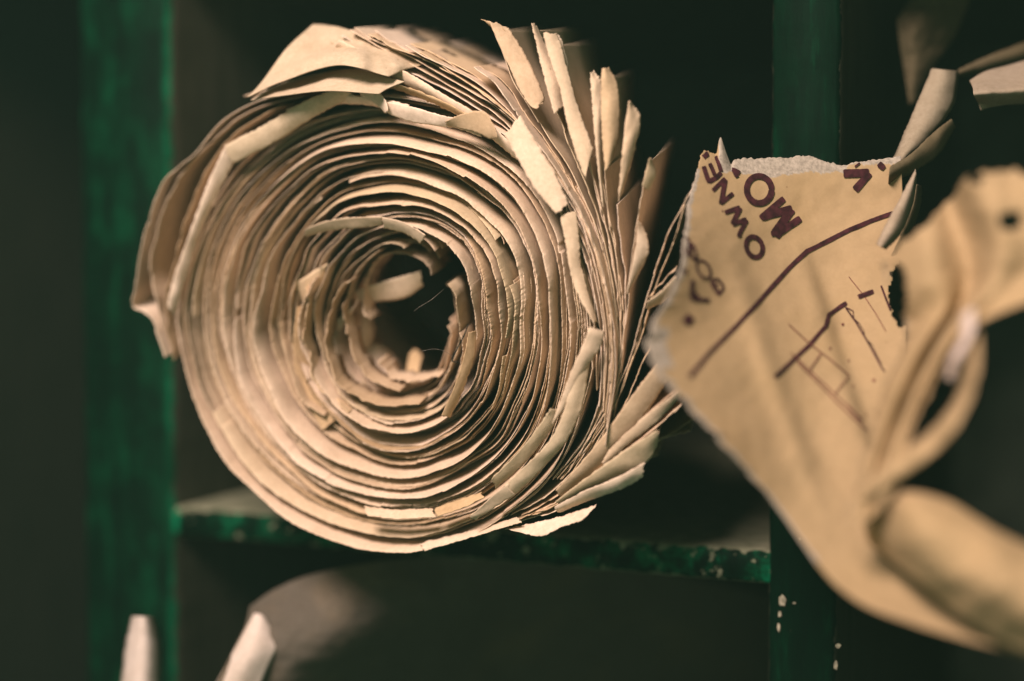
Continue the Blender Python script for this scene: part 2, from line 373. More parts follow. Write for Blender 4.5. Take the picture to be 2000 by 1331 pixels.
# upper sheets loosened over the top of the roll and running down its right side
top_fan = [
 [(560,185),(640,160),(740,163),(850,195),(950,240),(1030,305),(1100,420),(1140,560),(1155,700)],
 [(575,158),(660,142),(760,165),(860,200),(960,258),(1050,345),(1115,450),(1150,590),(1160,720)],
 [(650,82),(740,132),(840,178),(930,225),(1010,290),(1085,385),(1135,500),(1165,640),(1168,760)],
 [(672,70),(760,118),(850,162),(940,212),(1020,280),(1095,380),(1150,510),(1176,660),(1172,790)],
 [(690,58),(780,112),(870,158),(955,208),(1035,282),(1110,390),(1160,520),(1184,660),(1180,780)],
 [(725,70),(800,108),(880,150),(965,200),(1045,275),(1120,385),(1168,520),(1190,660),(1182,800)],
 [(728,66),(790,98),(840,118),(900,150),(980,205),(1058,285),(1128,390),(1175,520),(1195,660),(1186,820)],
 [(802,88),(860,120),(935,158),(1005,220),(1075,310),(1135,410),(1180,530),(1199,670),(1190,830)],
 [(830,100),(890,140),(960,188),(1020,238),(1085,320),(1142,420),(1185,540),(1203,680),(1190,840)],
 [(935,130),(980,165),(1030,235),(1092,325),(1150,430),(1190,550),(1207,690),(1188,860)],
]
for i, c in enumerate(top_fan):
    edge_sheet(c, 40+i, off=0.001+0.0006*i, depth=0.08, rag=1.1)
    if i > 1:   # a second leaf just behind
        edge_sheet([(x+random.uniform(-3, 5), y-3+random.uniform(-3, 3)) for x, y in c], 60+i, off=-0.001, depth=0.04 if i < 8 else 0.02, rag=1.2)
side_fan = [
 [(965,60),(1000,150),(1050,235),(1110,325),(1165,450),(1195,570),(1210,700),(1190,860),(1150,920)],
 [(1045,60),(1070,165),(1100,250),(1150,370),(1185,490),(1205,620),(1208,740),(1180,870)],
 [(1080,90),(1110,200),(1150,320),(1185,440),(1205,560),(1212,700),(1185,850)],
 [(1152,310),(1172,400),(1195,500),(1210,610),(1212,730),(1170,880)],
 [(1168,160),(1172,300),(1188,410),(1208,540),(1215,660),(1200,790),(1140,910)],
 [(1182,330),(1187,400),(1205,500),(1218,600),(1212,720),(1175,850)],
 [(1205,400),(1212,470),(1222,570),(1216,680),(1185,800),(1120,920)],
 [(1268,318),(1250,400),(1232,520),(1222,640),(1195,760),(1130,890)],
 [(1345,380),(1300,470),(1262,590),(1235,690),(1190,790),(1110,920)],
 [(1338,400),(1305,500),(1270,590),(1245,680),(1195,800),(1110,935)],
 [(1320,525),(1290,555),(1262,590),(1248,650),(1210,770),(1130,905)],
 [(1345,560),(1305,620),(1258,700),(1215,800),(1120,930)],
 [(1310,690),(1240,770),(1170,865),(1085,955),(1000,1005)],
 [(1340,757),(1260,820),(1190,885),(1100,960),(1020,1005)],
 [(1330,790),(1285,835),(1200,895),(1100,972),(1010,1015)],
 [(1288,842),(1200,905),(1090,982),(980,1022)],
 [(1258,905),(1180,945),(1080,990),(960,1030),(850,1060)],
 [(1252,925),(1150,975),(1060,1005),(960,1035),(860,1065)],
]
for i, c in enumerate(side_fan):
    edge_sheet(c, 90+i, off=0.001+0.0012*n1(i*1.7), depth=0.08, rag=1.0)
for i in range(11):      # dense fill on the right flank
    a = i/10
    edge_sheet([(1090+40*a, 350+20*a), (1150+28*a, 480), (1178+25*a, 620), (1178+28*a, 740), (1145+30*a, 850), (1080+30*a, 935)], 130+i, off=-0.003+0.004*random.random(), depth=0.08)
# the bulging outermost sheet on the left with a dark hollow behind it
edge_sheet([(620,175),(520,195),(450,235),(392,300),(335,352),(303,440),(283,540),(274,590),(298,604),(318,632),(338,690)], 151, off=0.006, depth=0.12, rag=0.8)
edge_sheet([(600,185),(500,215),(430,270),(372,330),(345,370),(322,430),(305,520),(318,590),(330,640)], 152, off=0.004, depth=0.12, rag=0.8)
edge_sheet([(560,205),(470,255),(410,330),(372,420),(345,520),(332,600),(345,700)], 153, off=0.003, depth=0.12)
edge_sheet([(485,188),(520,176),(580,172),(660,168),(720,176)], 154, off=0.004, depth=0.03)
# crumpled inner folds crowding the hollow on the left and below
for i, (c, o) in enumerate([([(735,492),(700,520),(672,565),(664,620),(678,690),(712,745),(770,775)], -0.004), ([(690,545),(668,560),(652,600),(640,660),(655,720),(690,765),(745,790),(820,788)], 0.002),
        ([(760,500),(722,515),(700,545),(690,590),(702,640)], -0.010), ([(600,560),(612,585),(604,640),(612,700),(640,760),(690,800)], 0.004), ([(720,720),(742,752),(790,762),(845,748)], -0.009)]):
    edge_sheet(c, 170+i, off=o, depth=0.011, rag=2.2, name='inner_fold', wob=3)
# blurred leaves trailing behind at lower right
for i, c in enumerate([[(1200,960),(1280,925),(1340,885)], [(1180,975),(1260,935),(1330,915)], [(1120,1010),(1200,985),(1260,965)]]):
    edge_sheet(c, 160+i, off=-0.035, depth=0.04)

# ---- flaps: pieces bent over towards the viewer; two traced sides, each with its own depth
def flap(A, B, seed, offA=0.006, offB=0.004, bulge=0.0012, name='flap', material=None, parent=None, zA=None, zB=None, nu=None, nc=9, rag=1.2, thick=0.00024, torn=0.0, cr=0.0006):
    la = max(sum(math.dist(P[i][:2], P[i+1][:2]) for i in range(len(P)-1)) for P in (A, B))
    n = nu or max(16, int(la/2.5)); CA = catmull([q[:2] for q in A], n); CB = catmull([q[:2] for q in B], n)
    oa = (lambda u: offA if not isinstance(offA, (list, tuple)) else float(np.interp(u, np.linspace(0, 1, len(offA)), offA)))
    ob = (lambda u: offB if not isinstance(offB, (list, tuple)) else float(np.interp(u, np.linspace(0, 1, len(offB)), offB)))
    vs, at = [], []
    for i in range(n):
        u = i/(n-1)
        a = CA[i]; b = CB[i]
        na = rag*np.array([n1(u*la/9, seed), n1(u*la/9, seed+1)]) + 0.7*rag*np.array([n1(u*la/2.5, seed+2), n1(u*la/2.5, seed+3)])
        nb = rag*np.array([n1(u*la/9, seed+4), n1(u*la/9, seed+5)]) + 0.7*rag*np.array([n1(u*la/2.5, seed+6), n1(u*la/2.5, seed+7)])
        endk = max(0, 1-min(u, 1-u)*la/14)
        tg = (CA[min(n-1, i+1)]-CA[max(0, i-1)]); tg = tg/(np.linalg.norm(tg) or 1)
        for j in range(nc):
            v = j/(nc-1); q = a*(1-v)+b*v + na*max(0, 1-v*5)**2 + nb*max(0, 1-(1-v)*5)**2
            if zA is None: q = q + tg*endk*(5.0*n1(v*3.1, seed+8)+2.5*n1(v*9, seed+9))
            dd = oa(u)*(1-v)+ob(u)*v + bulge*math.sin(math.pi*v) + cr*n3(u*la/45, v*1.2, seed*2.7)
            if zA is None: P = PY(q[0], q[1], YF-dd)
            else: P = PZ(q[0], q[1], (float(np.interp(u, np.linspace(0,1,len(zA)), zA))*(1-v)+float(np.interp(u, np.linspace(0,1,len(zB)), zB))*v)-bulge*math.sin(math.pi*v)-cr*n3(u*la/45, v*1.2, seed*2.7))
            vs.append(P); at.append(torn*max(0, 1-min(v, 1-v)*la/20) if torn else 0.0)
    return mesh_obj(name, vs, grid_faces(n, nc), material or M_roll, parent or roll, thick=thick, attr=at)

FL = [
 # A side, B side, offA, offB, bulge
 ([(440,284),(520,242),(600,196),(672,168)], [(452,322),(530,282),(615,228),(690,188)], 0.009, 0.006, 0.001),
 ([(440,284),(405,360),(372,450),(340,540),(326,596)], [(466,300),(425,380),(388,465),(362,550),(340,620)], 0.009, 0.005, 0.001),
 ([(700,163),(712,158),(735,172),(752,196),(758,215)], [(705,186),(716,192),(728,200),(742,210),(752,222)], 0.010, 0.008, 0.0005),
 ([(752,198),(800,208),(860,225),(905,232),(945,236)], [(758,222),(800,238),(850,246),(895,252),(940,268)], 0.009, 0.007, 0.0008),
 ([(868,238),(905,222),(945,218),(962,240),(972,266)], [(874,246),(900,252),(930,260),(952,270),(966,272)], 0.011, 0.009, 0.0008),
 ([(984,262),(1010,310),(1045,370),(1084,416)], [(1018,229),(1055,290),(1085,340),(1112,402)], 0.011, 0.008, 0.0012),
 ([(1094,424),(1105,480),(1122,560),(1160,632)], [(1126,412),(1132,470),(1136,520),(1166,630)], 0.009, 0.006, 0.0006),
 ([(1150,640),(1140,670),(1112,735),(1078,830)], [(1182,645),(1172,680),(1150,712),(1126,760)], 0.011, 0.008, 0.0008),
 ([(1118,735),(1102,800),(1072,862),(1020,915),(985,948)], [(1152,705),(1138,790),(1106,862),(1050,925),(1005,968)], 0.010, 0.007, 0.001),
 ([(990,946),(960,970),(930,998),(915,1008)], [(1008,966),(975,985),(945,1005),(930,1015)], 0.010, 0.008, 0.0006),
 ([(1076,798),(1050,835),(1010,885),(960,935)], [(1097,803),(1070,850),(1025,905),(968,955)], 0.010, 0.007, 0.0005),
 ([(712,990),(780,996),(845,993)], [(716,1008),(780,1014),(850,1010)], 0.007, 0.010, 0.0004),
 ([(850,992),(900,975),(940,962)], [(853,1010),(905,992),(945,972)], 0.007, 0.010, 0.0004),
 # inner strips round the hollow core
 ([(594,448),(640,432),(690,425),(745,424)], [(598,462),(650,450),(700,446),(748,440)], 0.006, 0.003, 0.0004),
 ([(745,424),(790,435),(830,458)], [(750,446),(790,456),(822,476)], 0.006, 0.003, 0.0006),
 ([(575,552),(590,545),(615,528),(640,515)], [(590,592),(600,600),(612,600),(628,560)], 0.001, -0.004, 0.0004),
 ([(580,600),(572,680),(585,760),(630,840)], [(612,590),(606,680),(622,740),(680,800)], 0.0, -0.006, 0.0006),
 ([(690,570),(735,555),(785,540),(820,530)], [(700,590),(745,588),(790,582),(825,560)], -0.014, -0.018, 0.0004),
 ([(640,640),(690,600),(700,585)], [(645,680),(665,650),(694,600)], -0.008, -0.012, 0.0004),
 ([(915,650),(905,700),(885,760),(862,812)], [(930,645),(926,700),(900,772),(880,815)], 0.006, 0.003, 0.0005),
 ([(640,640),(640,690),(665,740),(720,790)], [(668,620),(670,690),(695,735),(750,770)], -0.006, -0.016, 0.0008),
 # fan on the right: folded tabs
 ([(955,42),(985,110),(1010,165),(1032,203),(1048,213)], [(985,50),(1002,66),(1035,125),(1062,186),(1060,200)], 0.006, 0.002, 0.0012),
 ([(942,38),(955,42),(975,50)], [(960,52),(975,62),(995,68)], 0.004, 0.003, 0.0005),
 ([(1038,44),(1048,90),(1062,150),(1082,222)], [(1048,50),(1068,95),(1092,150),(1100,206)], 0.005, 0.001, 0.0012),
 ([(1062,68),(1072,110),(1095,180),(1110,250),(1135,330),(1145,350)], [(1088,66),(1098,95),(1118,170),(1138,235),(1158,288),(1152,300)], 0.006, 0.003, 0.0012),
 ([(1088,66),(1100,85),(1110,130),(1108,160)], [(1080,80),(1086,95),(1098,125),(1104,150)], 0.000, 0.003, 0.0008),
 ([(1153,142),(1156,200),(1162,270),(1170,350),(1177,405)], [(1160,140),(1174,165),(1174,260),(1176,340),(1180,400)], 0.004, 0.002, 0.0012),
 ([(1175,134),(1174,200),(1176,270),(1182,335)], [(1190,134),(1208,170),(1210,250),(1198,312)], 0.006, 0.002, 0.0022),
 ([(1228,198),(1218,270),(1212,330),(1207,395)], [(1234,202),(1251,232),(1238,300),(1216,376)], 0.005, 0.001, 0.0018),
 ([(1269,308),(1262,332),(1254,362)], [(1272,310),(1281,340),(1268,374)], 0.004, 0.000, 0.001),
 ([(1246,432),(1243,470),(1234,520),(1224,575)], [(1252,436),(1266,470),(1262,505),(1228,572)], 0.005, 0.002, 0.0008),
 ([(1318,540),(1290,570),(1262,590)], [(1325,560),(1292,592),(1262,605)], 0.003, 0.000, 0.0006),
 ([(1298,692),(1240,765),(1165,868),(1085,958)], [(1330,700),(1274,790),(1195,890),(1100,975)], 0.005, 0.001, 0.0014),
 ([(1338,756),(1270,805),(1200,868),(1175,905)], [(1340,762),(1285,822),(1220,875),(1182,915)], 0.005, 0.003, 0.0008),
 ([(1284,840),(1220,880),(1150,930),(1085,980)], [(1288,862),(1262,905),(1190,940),(1095,990)], 0.006, 0.002, 0.0012),
 ([(1257,905),(1200,935),(1140,960),(1080,992)], [(1256,932),(1215,955),(1150,978),(1092,1002)], 0.006, 0.003, 0.001),
 ([(1168,985),(1110,1005),(1060,1018),(990,1033)], [(1136,1018),(1095,1030),(1055,1048),(1000,1036)], 0.003, 0.006, 0.0006),
 ([(1010,1010),(960,1025),(900,1042),(820,1062)], [(1020,1020),(970,1035),(905,1055),(830,1076)], 0.003, 0.006, 0.0006),
]
for i, (A, B, oa, ob, bu) in enumerate(FL):
    flap(A, B, 200+i*3, oa, ob, bu*0.5, rag=1.8, cr=0.0004, thick=0.00018, nc=11)
# broad crumpled leaf over the upper left, running back
def patch(grid, nu, nv, seed, material, parent, name, cr=0.0012, thick=0.00025, mode='Z', holes=(), keepf=None, edge=None, tornf=None, crs=1.0, extra=None):
    G = np.array(grid, dtype=float)
    rows = np.array([catmull(r, nv) for r in G])
    full = np.array([catmull(rows[:, j], nu) for j in range(nv)]).transpose(1, 0, 2)
    vs, at, keep, pix = [], [], [], []
    for i in range(nu):
        for j in range(nv):
            px, py, z = full[i, j]; u = i/(nu-1); v = j/(nv-1)
            if edge: px, py = edge(u, v, px, py)
            z = z + cr*(n3(px/150*crs, py/150*crs, seed)+0.5*n3(px/60*crs, py/60*crs, seed+9)+0.16*n3(px/20*crs, py/20*crs, seed+4))
            if extra: z += extra(px, py)
            vs.append(PZ(px, py, z)); pix.append((px, py))
            at.append(tornf(u, v, px, py) if tornf else 0.0)
            k = True
            for (hx, hy, ha, hb) in holes:
                if ((px-hx)/ha)**2+((py-hy)/hb)**2 < 1+0.5*n3(px/9, py/9, seed): k = False
            keep.append(k and (keepf is None or keepf(px, py)))
    return mesh_obj(name, vs, grid_faces(nu, nv, keep), material, parent, thick=thick, attr=at)
patch([[(484,190,.414),(550,160,.412),(660,128,.404),(760,150,.400)],
       [(512,160,.420),(565,132,.416),(670,104,.408),(800,134,.402)],
       [(560,95,.424),(610,90,.421),(700,88,.414),(820,128,.404)],
       [(612,48,.430),(640,50,.428),(690,62,.420),(830,118,.408)]], 40, 60, 5, M_leaf, roll, 'crumpled_leaf', cr=0.006)
patch([[(490,196,.416),(560,186,.408),(640,178,.404),(740,184,.400)],
       [(520,178,.422),(590,166,.416),(660,158,.408),(760,172,.402)],
       [(560,160,.428),(620,146,.424),(690,136,.412),(790,160,.402)]], 30, 50, 6, M_leaf, roll, 'crumpled_leaf', cr=0.003)
for i, (A, B) in enumerate([([(662,78),(760,122),(860,180),(950,236),(1020,300)], [(655,95),(745,140),(850,200),(940,256),(1010,312)]),
                            ([(700,150),(800,172),(880,205),(950,245)], [(705,158),(800,184),(880,218),(950,258)]),
                            ([(560,214),(640,190),(720,190),(800,205)], [(562,224),(640,205),(720,206),(800,222)])]):
    flap(A, B, 400+i*5, 0.007, 0.004, 0.0008, rag=2)

# far inner sheets glimpsed down the hollow core
patch([[(690,590,.450),(715,600,.452),(732,640,.455)], [(692,640,.448),(718,640,.450),(728,660,.452)], [(690,700,.446),(705,700,.448),(712,705,.450)]], 16, 16, 21, M_roll, roll, 'inner_fold', cr=0.002)
patch([[(700,690,.450),(740,672,.455),(775,700,.458),(790,735,.460)], [(705,715,.445),(740,710,.448),(770,725,.45),(788,745,.452)], [(720,745,.438),(750,752,.438),(775,758,.440),(795,765,.442)]], 20, 26, 22, M_roll, roll, 'inner_fold', cr=0.003)
patch([[(800,690,.452),(812,682,.452),(826,695,.452)], [(795,715,.448),(808,715,.448),(820,715,.448)], [(790,750,.442),(805,750,.442),(815,748,.442)]], 16, 12, 23, M_roll, roll, 'inner_fold', cr=0.001)

# hairs and a twig caught in the paper
def tube(pts, r, name, material, parent, z):
    C = catmull(pts, 24); vs, fs = [], []
    for i, q in enumerate(C):
        P = PZ(q[0], q[1], z)
        rad = r*(0.4+0.6*math.sin(math.pi*min(1, (i+2)/26)))
        for k in range(5):
            a = k/5*2*math.pi; vs.append(P+RIGHT*rad*math.cos(a)+UP*rad*math.sin(a))
    for i in range(23):
        for k in range(5): fs.append((i*5+k, i*5+(k+1) % 5, i*5+5+(k+1) % 5, i*5+5+k))
    return mesh_obj(name, vs, fs, material, parent)
def loose(name, label, cat, pts, r, material, z):
    o = tube(pts, r, name, material, None, z); o['label'] = label; o['category'] = cat
loose('hair', 'short pale hair across the dark hollow of the large paper roll', 'hair', [(808,608),(822,598),(842,586),(866,566)], 0.00006, M_hair, 0.40)
loose('hair', 'curved fine hair at the lower right rim of the roll hollow', 'hair', [(824,686),(850,682),(875,690),(892,708)], 0.00005, M_hair, 0.40)
loose('twig', 'dark hooked twig stuck in the right rim of the roll hollow', 'twig', [(914,634),(908,652),(896,676),(886,694),(884,706),(896,708)], 0.00025, M_twig, 0.388)

# ------------------------------------------------------------------ the torn ochre map sheet on the right
mapt = thing('torn_map_sheet', 'ochre torn map sheet with maroon printed letters sticking out of the right pigeonhole', 'map', PY(1800, 1120, 0))
main = [
 [(1372,300,.392),(1440,316,.396),(1540,316,.399),(1640,326,.400),(1760,312,.397)],
 [(1344,400,.376),(1440,405,.388),(1545,420,.396),(1645,430,.398),(1765,430,.395)],
 [(1324,540,.352),(1425,545,.372),(1535,560,.385),(1645,570,.388),(1770,560,.386)],
 [(1266,685,.334),(1395,700,.350),(1520,710,.363),(1630,715,.370),(1765,720,.368)],
 [(1392,845,.330),(1475,838,.343),(1565,835,.354),(1650,845,.356),(1750,850,.356)],
 [(1512,985,.332),(1570,970,.338),(1625,962,.342),(1680,955,.344),(1740,950,.346)],
 [(1640,1150,.318),(1680,1110,.325),(1715,1080,.330),(1745,1050,.333),(1775,1020,.336)],
 [(1790,1222,.308),(1815,1190,.314),(1840,1160,.318),(1865,1130,.320),(1890,1100,.322)],
 [(2080,1300,.298),(2080,1270,.302),(2080,1240,.305),(2080,1200,.308),(2080,1160,.310)]]
def jag(x, s): return n1(x/22, s)*5+n1(x/7, s+1)*3+n1(x/2.6, s+2)*1.8
def main_edge(u, v, px, py):
    k = max(0, 1-u*30)
    if k > 0:
        py -= k*(6+jag(px, 3)*0.9 + 9*math.exp(-((px-1575)/35)**2) - 6*math.exp(-((px-1650)/14)**2))
        py -= k*34*math.exp(-((px-1412)/6.5)**2)
        py += k*14*math.exp(-((px-1428)/5)**2)
        px -= k*5*math.exp(-((px-1412)/9)**2)
    k2 = max(0, 1-v*14)
    if k2 > 0 and u < 0.62: px += k2*jag(py, 8)*(0.9 if py < 640 else 1.6)
    return px, py
def torn_f(u, v, px, py):
    lower = 337+5*n1(px/18, 5.5)+3*n1(px/6, 6.5)+10*math.exp(-((px-1500)/40)**2)
    if px < 1404: lower = -99
    if px > 1655: lower = 322+3*n1(px/6, 6.5)
    a = 1.0 if py < lower else 0.0
    wdt = 0.022+0.016*n1(py/20, 9.1)+0.006*n1(py/5, 9.7)+(0.05 if 640 < py < 720 else 0)
    b = 1.0 if (v < wdt and 330 < py < 1100) else 0.0
    return max(a, b)
def crease(px, py):
    # a fold running down from (1590,540) to (1700,870)
    x0 = 1590+(py-540)*0.33; d = px-x0; fade = min(1, max(0, (py-470)/90))*min(1, max(0, (1000-py)/100))
    z = 0.0050*fade*(1/(1+math.exp(-d/7))-0.5)*math.exp(-abs(d)/130)
    x1 = 1440+(py-540)*0.35; d1 = px-x1
    z -= 0.0020*fade*math.exp(-(d1/26)**2)
    return z
msheet = patch(main, 420, 190, 31, M_map, mapt, 'printed_sheet', cr=0.0014, edge=main_edge, tornf=torn_f, extra=crease, crs=0.8, holes=[(1700,1003,11,17),(1764,574,26,60)], thick=0.0003)
# letters and lines, as traced strokes laid on the sheet
me = msheet.data; offv = Vector(mapt.location)
bvh = BVHTree.FromPolygons([v.co+offv for v in me.vertices], [tuple(p.vertices) for p in me.polygons])
_lift = [0]
def on_sheet(px, py, lift):
    d = ray(px, py).normalized()
    h = bvh.ray_cast(CAM, d, 2.0)
    if h[0] is None: return None
    nn = h[1] if h[1].dot(d) < 0 else -h[1]
    return h[0]+nn*(lift+0.00004)-d*0.0001
def stroke(pts, wd, vs, fs, smooth=False):
    _lift[0] += 1
    lift = 0.00022+0.000012*(_lift[0] % 25)
    C = catmull(pts, max(8, int(sum(math.dist(pts[i], pts[i+1]) for i in range(len(pts)-1))/3))) if smooth else None
    if C is None:
        C = []
        for i in range(len(pts)-1):
            n = max(2, int(math.dist(pts[i], pts[i+1])/3))
            for k in range(n): C.append(np.array(pts[i])*(1-k/n)+np.array(pts[i+1])*k/n)
        C.append(np.array(pts[-1], dtype=float)); C = np.array(C)
    prev = None; nr = 5
    for i in range(len(C)):
        t = C[min(len(C)-1, i+1)]-C[max(0, i-1)]; l = math.hypot(*t) or 1; nx, ny = -t[1]/l, t[0]/l
        hw = wd/2*(1+0.10*n1(C[i][0]/5+C[i][1]/5, wd))
        if i in (0, len(C)-1): hw *= 0.8
        row = []
        for k in range(nr):
            s = (k/(nr-1)*2-1)*hw; P = on_sheet(C[i][0]+nx*s, C[i][1]+ny*s, lift)
            if P is None: row = None; break
            row.append(P)
        if row is None: prev = None; continue
        k0 = len(vs); vs.extend(row)
        if prev is not None:
            for k in range(nr-1): fs.append((prev+k, prev+k+1, k0+k+1, k0+k))
        prev = k0
def ring(cx, cy, a, b, rot, wd, vs, fs, a0=0, a1=360):
    pts = []
    for k in range(29):
        t = math.radians(a0+(a1-a0)*k/28); x = a*math.cos(t); y = b*math.sin(t)
        pts.append((cx+x*math.cos(rot)-y*math.sin(rot), cy+x*math.sin(rot)+y*math.cos(rot)))
    stroke(pts, wd, vs, fs)
def z1(x, y): return (1320+x*0.14, 270+y*0.14)
def z2(x, y): return (1270+x*0.1653, 440+y*0.1653)
def z3(x, y): return (1480+x*0.248, 530+y*0.248)
def z4(x, y): return (1600+x*0.1729, 270+y*0.1729)
def ink(strokes, rings=(), material=None, name='printed_lettering'):
    vs, fs = [], []
    for (pts, wd) in strokes: stroke(pts, wd, vs, fs)
    for r in rings: ring(*r, vs, fs)
    return mesh_obj(name, vs, fs, material or M_ink, mapt, smooth=True)
# E (upper) with the letter stump above it
ink([([z1(345,310), z1(430,230), z1(530,190)], 11), ([z1(380,400), z1(430,560), z1(460,630)], 9), ([z1(450,620), z1(560,560), z1(625,490)], 10), ([z1(462,360), z1(500,440), z1(535,530)], 8), ([z1(550,260), z1(585,350), z1(625,480)], 8)])
# N
ink([([z1(505,745), z1(680,570)], 8.5), ([z1(680,590), z1(620,930)], 10), ([z1(615,925), z1(790,780)], 8.5)])
# W
ink([([z1(670,1050), z1(885,975)], 9), ([z1(885,980), z1(775,1210)], 10), ([z1(775,1215), z1(975,1140)], 9.5), ([z1(975,1150), z1(880,1330), z2(1035,150)], 9)])
# O of the first word
ink([], [(z2(1218,265)[0], z2(1218,265)[1], 15.5, 20.5, -0.35, 9.5)])
# M
ink([([z1(1500,850), z1(1170,1130)], 13), ([z1(1190,1110), z1(1610,990)], 15), ([z1(1610,1000), z1(1370,1330), z2(1470,130)], 17), ([z2(1480,150), z1(1430,1330), z1(1730,1130)], 13)])
# O of the second word and the torn letter beside it
ink([([z1(775,450), z1(885,500)], 9), ([z1(800,480), z1(850,560)], 8)], [(z1(1150,730)[0], z1(1150,730)[1], 24.5, 26.5, 0, 12)])
# V
ink([([z4(270,405), z4(560,395)], 16), ([z4(570,400), z4(400,590)], 15), ([z4(400,330), z4(460,285)], 4)])
ink([([z4(670,290), z4(735,350)], 12)])
# B O S small italics
ink([([z2(720,640), z2(820,830)], 5), ([z2(740,640), z2(800,650), z2(865,740)], 5.5), ([z2(865,745), z2(800,835)], 5.5), ([z2(720,740), z2(790,700)], 3.2), ([z2(720,640), z2(705,700), z2(760,790), z2(800,835)], 3.5)])
ink([], [(z2(622,530)[0], z2(622,530)[1], 11.5, 19, -0.5, 5)])
ink([([z2(500,400), z2(560,370)], 5)], [(z2(430,260)[0], z2(430,260)[1], 7, 17, -0.25, 4.6), (z2(490,320)[0], z2(490,320)[1], 6, 17, -0.3, 4.6)])
# A and the blurred letter below, the dot above
ink([([z2(490,650), z2(475,880)], 9), ([z2(475,880), z2(690,895)], 8), ([z2(505,800), z2(575,880)], 7)])
ink([([z2(400,1170), z2(475,1080)], 19)])
ink([([z2(395,530), z2(402,575)], 10)])
# the heavy contour line
ink([([(1345,738),(1385,690),(1440,635),(1490,580),(1540,525),(1575,492),(1610,475),(1660,450),(1700,433),(1745,417)], 8.5)], name='printed_line')
ink([([z3(125,840), z3(290,690), z3(400,590), z3(530,440), z3(550,350), z3(700,255)], 8)], name='printed_line')
ink([([z3(790,210), z3(910,165)], 9)], name='printed_line')
ink([([z3(970,120), z3(1000,200), z3(1050,330)], 4)], name='printed_line')
ink([([z3(690,290), z3(780,420), z3(880,590), z3(960,740), z3(1000,800)], 3.2), ([z3(690,290),z3(750,320),z3(755,380),z3(800,420),z3(835,480),z3(840,530),z3(900,590),z3(925,650),z3(975,740)], 1.6)], name='printed_line')
thin = [([z3(235,425), z3(390,570), z3(560,700), z3(710,830)], 1.8), ([z3(710,835), z3(600,985)], 1.8), ([z3(490,660), z3(400,790)], 2.4),
        ([z3(255,655), z3(400,790), z3(600,975), z3(815,1180)], 2.0), ([z3(300,720), z3(460,880), z3(640,1060), z3(850,1265)], 2.2), ([z3(700,1060), z3(815,1185)], 4),
        ([z3(715,45), z3(830,190), z3(930,340), z3(1010,480)], 1.6)]
ink(thin, material=M_thin, name='fine_printed_line')
dots = [([z3(565,605), z3(568,625)], 4), ([z3(665,415), z3(672,435)], 6), ([z3(712,700), z3(714,720)], 3), ([z3(742,905), z3(748,915)], 3.5), ([z3(912,855), z3(916,875)], 6), ([z3(845,1130), z3(850,1140)], 3.5), ([(1408,413),(1411,414)], 2.5)]
ink(dots, material=M_thin, name='printed_dots')

# the near, out of focus folds of the same sheet
_c = [.344,.331,.336,.322,.322,.318]
def _row(pts, dz=0, amp=1.0):
    return [(x, y, .328+(c-.328)*amp+dz) for (x, y), c in zip(pts, _c)]
patch([_row([(1722,512),(1800,446),(1855,394),(1892,346),(1970,337),(2100,338)], -.004),
       _row([(1726,545),(1812,492),(1872,450),(1925,408),(1990,395),(2100,400)], -.008),
       _row([(1735,590),(1825,548),(1890,505),(1950,470),(2010,460),(2100,470)], -.010),
       _row([(1770,645),(1838,606),(1885,580),(1940,545),(2010,525),(2100,530)], -.010),
       _row([(1742,715),(1788,690),(1830,662),(1876,632),(1935,598),(2040,575)], -.012),
       _row([(1712,800),(1748,778),(1784,750),(1815,722),(1850,690),(1880,650)], -.013, .8),
       _row([(1690,880),(1715,866),(1742,850),(1768,826),(1795,795),(1818,760)], -.014, .6),
       _row([(1672,960),(1692,952),(1712,940),(1733,920),(1752,897),(1768,870)], -.016, .4),
       _row([(1655,1025),(1680,1022),(1700,1012),(1720,994),(1738,970),(1750,948)], -.018, .2)], 150, 90, 41, M_map, mapt, 'near_fold', cr=0.0022, thick=0.0002,
      holes=[(1974,432,22,17), (1748,575,20,58), (1905,352,14,8)], edge=lambda u, v, px, py: (px+max(0, 1-v*12)*jag(py, 12)*2.6+max(0, (v-0.9)*10)*jag(py, 22)*1.5, py+max(0, 1-u*12)*jag(px, 14)*2.0), tornf=lambda u, v, x, y: 0.6*max(0, 1-v*40))
flap([(1893,600),(1915,660),(1912,720),(1893,790),(1850,860),(1790,915),(1735,950),(1690,985)], [(1868,640),(1886,680),(1880,740),(1858,790),(1812,845),(1755,885),(1712,925),(1672,965)], 500, zA=[.318,.304,.298,.296,.298,.304,.308,.312], zB=[.318,.312,.310,.308,.308,.310,.312,.314],
     name='curled_strip', material=M_map, parent=mapt, bulge=0.002, thick=0.0002, cr=0.002, rag=4)
flap([(1905,600),(1902,650),(1880,700),(1862,745)], [(1880,615),(1870,660),(1850,700),(1838,735)], 510, zA=[.305,.303,.306,.310], zB=[.308,.310,.312,.314], name='curled_strip', material=M_white, parent=mapt, bulge=0.002, thick=0.0002, cr=0.001, rag=4)
patch([[(1690,985,.325),(1760,960,.312),(1850,978,.306),(1950,1038,.300),(2090,1105,.294)],
       [(1688,1010,.325),(1775,1000,.304),(1865,1036,.298),(1958,1090,.292),(2090,1160,.286)],
       [(1690,1036,.325),(1780,1068,.302),(1870,1120,.295),(1965,1172,.289),(2090,1228,.283)],
       [(1696,1060,.325),(1782,1128,.308),(1868,1198,.302),(1966,1258,.296),(2090,1305,.290)]], 60, 80, 43, M_map, mapt, 'near_roll', cr=0.0025, holes=[(1694,1004,9,13)], thick=0.0002)
